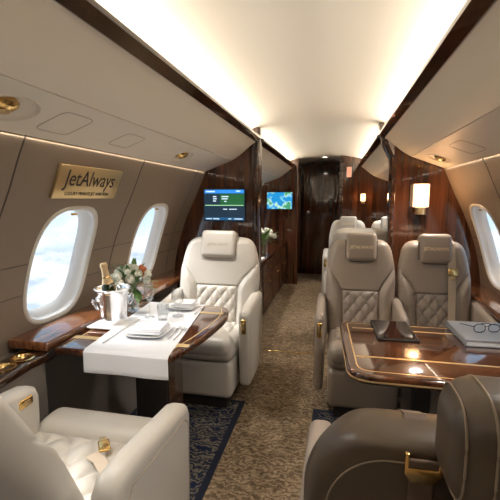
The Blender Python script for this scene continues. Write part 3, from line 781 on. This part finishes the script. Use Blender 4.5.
# ------------------------------------------------------------------ on the left table
def single(name, bm, m, label, cat, loc, group=None, **k):
    o = part(name, bm, m, None, loc=loc, **k); tag(o, label, cat, group); return o
single('tray', rbox(-.095, .095, -.10, .10, 0, .010, .004, 2), 'porcelain', 'square white tray under the champagne bucket', 'tray', (-.955, 1.79, TZ + .005))
bk = thing('ice_bucket', 'polished silver champagne bucket with ring handle on left table', 'bucket', (-.955, 1.79, TZ + .0155))
pr_ = [(0, .0), (.060, 0), (.062, .004), (.064, .03), (.070, .10), (.078, .155), (.084, .170), (.091, .176), (.092, .180), (.088, .183), (.081, .178), (.074, .155), (.066, .10), (.058, .012), (0, .010)]
part('bucket_body', lathe(pr_, 48), 'silver', bk)
for s in (-1, 1):
    Mr = Matrix.Rotation(PI * .30 if s > 0 else PI * 1.30, 4, 'Z')
    h_ = part('handle', tube([(-.082 - .012 - .010 * math.sin(a), .024 * math.cos(a), .125 + .026 * math.sin(a) - .018) for a in [2 * PI * k / 24 for k in range(24)]], .0035, 8, closed=True), 'chrome', bk, M=Mr)
    part('handle_boss', lathe([(0, 0), (.012, 0), (.012, .012), (0, .015)], 16), 'chrome', h_, M=Mr @ Matrix.Translation((-.074, 0, .132)) @ Matrix.Rotation(-PI / 2, 4, 'Y'))
bt = thing('champagne_bottle', 'green champagne bottle with gold foil neck leaning in the silver bucket', 'bottle', (-.945, 1.79, TZ + .032))
Mt = Matrix.Rotation(-.13, 4, 'Y') @ Matrix.Rotation(.10, 4, 'X')
part('glass_body', lathe([(0, 0), (.036, 0), (.040, .006), (.040, .13), (.037, .16), (.027, .195), (.018, .225), (.015, .25), (.015, .28), (0, .28)], 36), 'bottle_green', bt, M=Mt)
part('foil_neck', lathe([(.0285, .194), (.0195, .226), (.0165, .250), (.0162, .275), (.0185, .278), (.0185, .290), (.015, .298), (0, .299)], 32), 'foil', bt, M=Mt)
part('foil_collar', lathe([(.0200, .222), (.0210, .226), (.0185, .232)], 32), 'gold', bt, M=Mt)

def blossom(r, n=9, seed=1):
    r *= 1.0
    rnd = random.Random(seed); b = bmesh.new()
    for L_ in range(3):
        for k in range(n - 2 * L_):
            a = 2 * PI * k / (n - 2 * L_) + L_ * .7; rr = r * (1 - .28 * L_); lean = .9 - .32 * L_
            Mx = Matrix.Rotation(a, 4, 'Z') @ Matrix.Rotation(lean, 4, 'Y')
            gg = []
            for i in range(5):
                row = []
                for j in range(5):
                    u = i / 4; w_ = (j / 4 - .5) * 2; wd = rr * .62 * math.sin(PI * (.14 + .74 * u)) ** .6
                    row.append(b.verts.new(Mx @ Vector((-.30 * r * (w_ * w_) - .42 * r * u * u + rr * .16, w_ * wd, rr * u))))
                gg.append(row)
            for i in range(4):
                for j in range(4): b.faces.new((gg[i][j], gg[i + 1][j], gg[i + 1][j + 1], gg[i][j + 1]))
    bmesh.ops.create_icosphere(b, subdivisions=2, radius=r * .45, matrix=Matrix.Translation((0, 0, r * .42)))
    return b
def leafbm(l, w_, M):
    b = bmesh.new(); gg = []
    for i in range(7):
        u = i / 6; row = []
        for j in (-1, 0, 1): row.append(b.verts.new(M @ Vector((j * w_ * math.sin(PI * min(.97, .05 + u * .93)), -.25 * l * u * u + abs(j) * .002, l * u))))
        gg.append(row)
    for i in range(6):
        for j in range(2): b.faces.new((gg[i][j], gg[i + 1][j], gg[i + 1][j + 1], gg[i][j + 1]))
    return b
def bouquet(label, loc, sc, colors, seed, vh=.11):
    rnd = random.Random(seed); f = thing('flower_arrangement', label, 'flowers', loc)
    part('vase', lathe([(0, 0), (.026 * sc, 0), (.028 * sc, .004), (.028 * sc, vh * sc), (.0262 * sc, vh * sc), (.0255 * sc, .012), (0, .010)], 28), 'crystal', f)
    top = Vector((0, 0, vh * sc)); R0 = .062 * sc
    for k, cm in enumerate(colors):
        ph = k * 2.399; rr = math.sqrt((k + .3) / len(colors)); el = 1.45 * rr
        d = Vector((math.sin(el) * math.cos(ph), math.sin(el) * math.sin(ph), math.cos(el)))
        p = top + Vector((0, 0, .022 * sc)) + Vector((d.x * R0 * 1.05, d.y * R0 * 1.05, d.z * R0 * .8))
        r_ = (.026 + .006 * rnd.random()) * sc
        Mb = Matrix.Translation(p) @ d.to_track_quat('Z', 'Y').to_matrix().to_4x4()
        part('blossom', blossom(r_, 8, k), cm, f, M=Mb, angle=80)
        part('stalk', tube([(d.x * .008, d.y * .008, .012), (d.x * .006, d.y * .006, vh * sc * .7), tuple(top * .5 + p * .5), tuple(p)], .0016 * sc, 5), 'stem', f)
    for k in range(38):
        a = rnd.random() * 2 * PI; el = .25 + 1.5 * rnd.random(); d = Vector((math.sin(el) * math.cos(a), math.sin(el) * math.sin(a), math.cos(el)))
        Mb = Matrix.Translation(top + d * .03 * sc) @ d.to_track_quat('Z', 'Y').to_matrix().to_4x4()
        part('leaf', leafbm((.062 + .05 * rnd.random()) * sc, (.009 + .006 * rnd.random()) * sc, Mb), 'leaf', f, angle=80)
    return f
bouquet('white and orange roses in a small glass vase on the left table', (-.985, 2.04, TZ + .001), 1.3, ['petal_white', 'petal_white', 'petal_white', 'petal_orange', 'petal_white', 'petal_white', 'petal_orange', 'petal_white', 'petal_white', 'petal_white', 'petal_white', 'petal_orange', 'petal_white', 'petal_white', 'petal_white', 'petal_white'], 3)

def glassware(name, prof, label, loc, cat='glass'):
    return single(name, lathe(prof, 36), 'crystal', label, cat, loc, None, angle=60)
glassware('champagne_flute', [(0, 0), (.030, .001), (.028, .003), (.006, .008), (.0035, .02), (.0035, .075), (.008, .086), (.020, .105), (.025, .13), (.024, .165), (.020, .195), (.019, .195), (.023, .165), (.024, .13), (.019, .107), (0, .088)], 'tall champagne flute, first glass beside the roses', (-.825, 1.93, CZ))
glassware('wine_glass', [(0, 0), (.032, .001), (.030, .003), (.006, .007), (.004, .015), (.004, .055), (.012, .062), (.030, .080), (.035, .105), (.033, .130), (.029, .150), (.028, .150), (.032, .130), (.034, .105), (.029, .082), (0, .064)], 'stemmed wine glass before the far plate setting', (-.685, 1.99, CZ))
glassware('tumbler', [(0, 0), (.024, 0), (.025, .004), (.028, .085), (.0268, .085), (.0238, .008), (0, .007)], 'short clear tumbler between flute and wine glass', (-.735, 1.90, CZ))
glassware('tumbler', [(0, 0), (.020, 0), (.021, .004), (.024, .055), (.0228, .055), (.0198, .008), (0, .007)], 'smallest clear glass just behind the flute', (-.775, 2.02, CZ))
def setting(cx, cy, s, rz, tag_):
    M = Matrix.Rotation(rz, 4, 'Z')
    def sq(h, z0, z1, r): 
        return rbox(-h, h, -h, h, z0, z1, r, 4)
    b = bmesh.new(); N = 64; rings = []
    for (rad, z) in ((0, .003), (.55, .003), (.62, .004), (.95, .016), (1.0, .019), (1.0, .016), (.93, .010), (.6, 0), (0, 0)):
        if rad == 0: rings.append([b.verts.new((0, 0, z))]); continue
        rings.append([b.verts.new((sup(2 * PI * k / N, 4.5)[0] * rad * s, sup(2 * PI * k / N, 4.5)[1] * rad * s, z)) for k in range(N)])
    for A, B in zip(rings, rings[1:]):
        for k in range(N):
            j = (k + 1) % N
            if len(A) == 1: b.faces.new((A[0], B[k], B[j]))
            elif len(B) == 1: b.faces.new((A[k], A[j], B[0]))
            else: b.faces.new((A[k], A[j], B[j], B[k]))
    single('dinner_plate', b, 'porcelain', 'square white plate at the %s setting on the left table' % tag_, 'plate', (cx, cy, CZ), 'dinner plates', M=M, angle=60)
    b = bmesh.new(); rbox(-s * .78, s * .78, -s * .72, s * .72, .0, .008, .004, 3, bm=b); rbox(-s * .74, s * .76, -s * .66, s * .69, .0075, .016, .004, 3, bm=b, M=Matrix.Rotation(.05, 4, 'Z'))
    rbox(-s * .5, s * .74, -s * .6, s * .66, .0155, .022, .003, 3, bm=b, M=Matrix.Rotation(.09, 4, 'Z'))
    single('napkin', b, 'napkin_cloth', 'folded white napkin on the %s plate' % tag_, 'napkin', (cx, cy, CZ + .0165), 'folded napkins', M=M)
setting(-.715, 1.70, .105, .05, 'near'); setting(-.715, 2.15, .085, .0, 'far')
def fork(label, loc, rz, L_=.19):
    b = bmesh.new(); ribbon([(0, -L_ / 2, .003), (0, -L_ * .3, .004), (0, 0, .004), (0, L_ * .18, .007), (0, L_ * .27, .004)], .0075, .0025, bm=b)
    for k in (-1.5, -.5, .5, 1.5): ribbon([(k * .0055, L_ * .26, .004), (k * .0055, L_ * .36, .003), (k * .005, L_ * .5, .008)], .0028, .002, bm=b)
    rbox(-.011, .011, L_ * .22, L_ * .30, .0025, .0055, .001, 2, bm=b)
    single('fork', b, 'silver', label, 'fork', loc, 'silver cutlery', M=Matrix.Rotation(rz, 4, 'Z'))
def knife(label, loc, rz, L_=.2):
    b = bmesh.new(); prism([(-.004, -L_ / 2), (.004, -L_ / 2), (.0045, 0), (.008, .02), (.008, L_ * .4), (.0, L_ / 2), (-.004, L_ * .45)], 'z', .001, .0035, bm=b)
    single('knife', b, 'silver', label, 'knife', loc, 'silver cutlery', M=Matrix.Rotation(rz, 4, 'Z'), smooth=False)
fork('left of the two silver forks beside the near plate', (-.590, 1.72, CZ), .06)
fork('right of the two silver forks beside the near plate, nearest the cloth edge', (-.562, 1.715, CZ), .06)
fork('silver fork beside the far plate on the left table', (-.605, 2.10, CZ), .04, .15)
knife('silver knife lying left of the near plate beside the bucket', (-.855, 1.62, CZ), .04)

# ------------------------------------------------------------------ on the right table
tb = thing('tablet', 'black tablet lying flat on the right table', 'tablet', (.445, 1.985, TZ + .001), 0)
Mt = Matrix.Rotation(.04, 4, 'Z')
part('tablet_body', rbox(-.092, .092, -.145, .145, 0, .008, .003, 3), 'black_matte', tb, M=Mt)
part('screen', rbox(-.086, .086, -.138, .138, .0075, .0088), 'black_gloss', tb, smooth=False, M=Mt)
bo = thing('book', 'grey covered book lying on the right table under the eyeglasses', 'book', (.90, 1.985, TZ + .001), 0); Mb = Matrix.Rotation(.03, 4, 'Z')
part('pages', rbox(-.168, .170, -.135, .135, .004, .026), 'paper', bo, smooth=False, M=Mb)
part('cover', rbox(-.175, .175, -.142, .142, .026, .030, .001, 1), 'cover_grey', bo, M=Mb)
part('back_cover', rbox(-.175, .175, -.142, .142, 0, .004, .001, 1), 'cover_grey', bo, M=Mb)
part('spine', rbox(-.177, -.170, -.142, .142, 0, .030, .002, 2), 'cover_grey', bo, M=Mb)
gl = thing('eyeglasses', 'black framed eyeglasses on the grey book', 'eyeglasses', (.850, 1.955, TZ + .0335), .25)
for s in (-1, 1):
    rp = [(s * .034 + .027 * sup(2 * PI * k / 32, 2.6)[0], 0, .021 + .019 * sup(2 * PI * k / 32, 2.6)[1]) for k in range(32)]
    f_ = part('rim', tube(rp, .0022, 6, closed=True), 'black_gloss', gl)
    b = bmesh.new(); b.faces.new([b.verts.new(p) for p in rp]); part('lens', b, 'crystal', f_, smooth=False)
    part('temple', tube([(s * .062, 0, .028), (s * .066, .03, .024), (s * .062, .095, .012), (s * .055, .125, .002)], .002, 6), 'black_gloss', gl)
part('bridge', tube([(-.008, 0, .026), (0, -.003, .030), (.008, 0, .026)], .002, 6), 'black_gloss', gl)

# ------------------------------------------------------------------ wall fittings
# gold sign on the left wall above the window
ya, yb_ = 1.475, 1.975; zt_, zb_ = 1.500, 1.352
A = wallp(-1, ya, zt_, -.012); B = wallp(-1, ya, zb_, -.012)
up = (A - B).normalized(); M = basis((A + B) / 2 + Vector((0, (yb_ - ya) / 2, 0)), (0, 1, 0), up)
sg_ = thing('wall_sign', 'brushed gold sign reading JetAlways above the left window', 'sign', tuple(M.translation)); Ms = Matrix.Translation(-M.translation) @ M
part('plate', rbox(-.245, .245, -.078, .078, -.010, .004, .002, 2), 'gold_brushed', sg_, M=Ms)
text('sign_name', 'JetAlways', .108, Ms @ Matrix.Translation((.0, .018, .0045)), 'ink', sg_, font_sx=.92)
text('sign_line', 'LUXURY PRIVATE JET AVIATION', .024, Ms @ Matrix.Translation((0, -.054, .0045)), 'ink', sg_, font_sx=1.0)

# screens
def screen(name, label, x0, x1, z0, z1, y, face):
    cx, cz = (x0 + x1) / 2, (z0 + z1) / 2; s = thing(name, label, 'screen', (cx, y, cz)); hx, hz = (x1 - x0) / 2, (z1 - z0) / 2
    part('bezel', rbox(-hx - .008, hx + .008, -.022, 0, -hz - .008, hz + .008, .004, 2), 'black_matte', s)
    f_ = part('display', rbox(-hx, hx, -.0235, -.020, -hz, hz), face, s, smooth=False)
    return s, f_, hx, hz
s, f_, hx, hz = screen('wall_screen', 'wall screen with blue header and flight data above the cream seat', -.960, -.602, 1.160, 1.425, P1, 'screen_navy')
def bar(x0, x1, z0, z1, m, nm='readout', d=.0240): part(nm, rbox(x0 * hx, x1 * hx, -d - .0006, -d + .001, z0 * hz, z1 * hz), m, f_, smooth=False)
bar(-.97, .97, .74, .97, 'screen_blue', 'header_bar'); bar(-.97, .97, -.98, -.80, 'screen_footer', 'footer_bar')
bar(-.2, .97, .02, .70, 'screen_green', 'terrain_band'); bar(-.95, .95, -.04, .0, 'screen_line', 'terrain_line', .0246)
for x0, x1, z0, z1 in ((-.90, -.45, .82, .90), (.6, .8, .84, .92), (-.55, -.38, .50, .57), (-.55, -.36, .36, .43), (-.55, -.40, .22, .29), (-.12, .22, .50, .57), (-.12, .18, .36, .43), (0, .12, .20, .26), (-.05, .15, -.30, -.24), (.25, .62, -.30, -.24), (-.9, -.62, -.92, -.86), (-.55, -.25, -.92, -.86), (.2, .35, -.92, -.86), (.5, .9, -.92, -.86)):
    bar(x0, x1, z0, z1, 'screen_text', d=.0250)
screen('wall_screen', 'map screen showing blue sea and green land on the far left bulkhead', -.895, -.505, 1.185, 1.44, P2, 'map_screen')

def sconce(label, x, z, y, sc=1.0, pw=1.2):
    s = thing('wall_sconce', label, 'lamp', (x, y, z))
    part('glass_shade', lathe([(.0, -.062 * sc), (.050 * sc, -.062 * sc), (.052 * sc, -.058 * sc), (.052 * sc, .110 * sc), (.048 * sc, .112 * sc), (0, .112 * sc)], 32), 'shade_glow', s, M=Matrix.Translation((0, -.062 * sc, 0)) @ Matrix.Diagonal((1.1, .9, 1, 1)))
    part('holder', lathe([(0, -.118 * sc), (.038 * sc, -.118 * sc), (.040 * sc, -.112 * sc), (.040 * sc, -.066 * sc), (0, -.062 * sc)], 32), 'gold_brushed', s, M=Matrix.Translation((0, -.062 * sc, 0)))
    part('wall_plate', rbox(-.030 * sc, .030 * sc, -.028 * sc, 0, -.115 * sc, -.05 * sc, .004, 2), 'gold_brushed', s)
    d = bpy.data.lights.new('sconce_lamp', 'POINT'); d.energy = pw * .6; d.color = (1, .55, .25); d.shadow_soft_size = .03
    o = bpy.data.objects.new('sconce_lamp', d); COL.objects.link(o); o.parent = s; o.location = (0, -.17 * sc, .02)
sconce('glowing cylinder wall lamp with brass base on the right wood partition', .785, 1.345, P1, 1.0, 1.3)
sconce('small glowing wall lamp far away on the right bulkhead', .545, 1.345, P2, .62, .8)
ex = thing('exit_sign', 'small upright glowing pinkish sign on the far right bulkhead beside the door', 'sign', (.335, P2, 1.735))
part('sign_box', rbox(-.036, .036, -.02, 0, -.075, .075, .004, 2), 'bezel', ex)
part('sign_face', rbox(-.030, .030, -.0225, -.018, -.069, .069), 'exit_glow', ex, smooth=False)

# ------------------------------------------------------------------ credenza in the far cabin, with flowers
cr = thing('credenza', 'low dark wood cabinet along the far left wall with brass knobs', 'cabinet', (-.88, 4.85, 0))
part('body', rbox(-.24, .28, -1.40, 1.28, .06, .655, .004, 2), 'wood_cabinet', cr)
part('plinth', rbox(-.22, .25, -1.38, 1.26, .0, .07), 'pedestal_dark', cr, smooth=False)
part('top', rbox(-.27, .30, -1.43, 1.29, .65, .69, .008, 3), 'wood_table', cr)
for k in range(4):
    y0 = -1.36 + k * .66
    for (z0, z1) in ((.47, .63), (.09, .45)):
        d_ = part('door' if z1 < .5 else 'drawer', rbox(.278, .290, y0, y0 + .63, z0, z1, .003, 2), 'wood_cabinet', cr)
        part('knob', lathe([(0, 0), (.006, 0), (.006, .012), (.014, .018), (.012, .028), (0, .03)], 16), 'gold', d_, M=Matrix.Translation((.289, y0 + .315, z1 - .06)) @ Matrix.Rotation(PI / 2, 4, 'Y'))
bouquet('small white bouquet in a glass vase on the far cabinet', (-.655, 4.50, .691), 1.6, ['petal_white'] * 10, 9, .10)
single('notepad', rbox(-.10, .10, -.14, .14, 0, .012, .002, 2), 'paper', 'white notepad on the far cabinet before the small bouquet', 'notepad', (-.70, 4.12, .691))
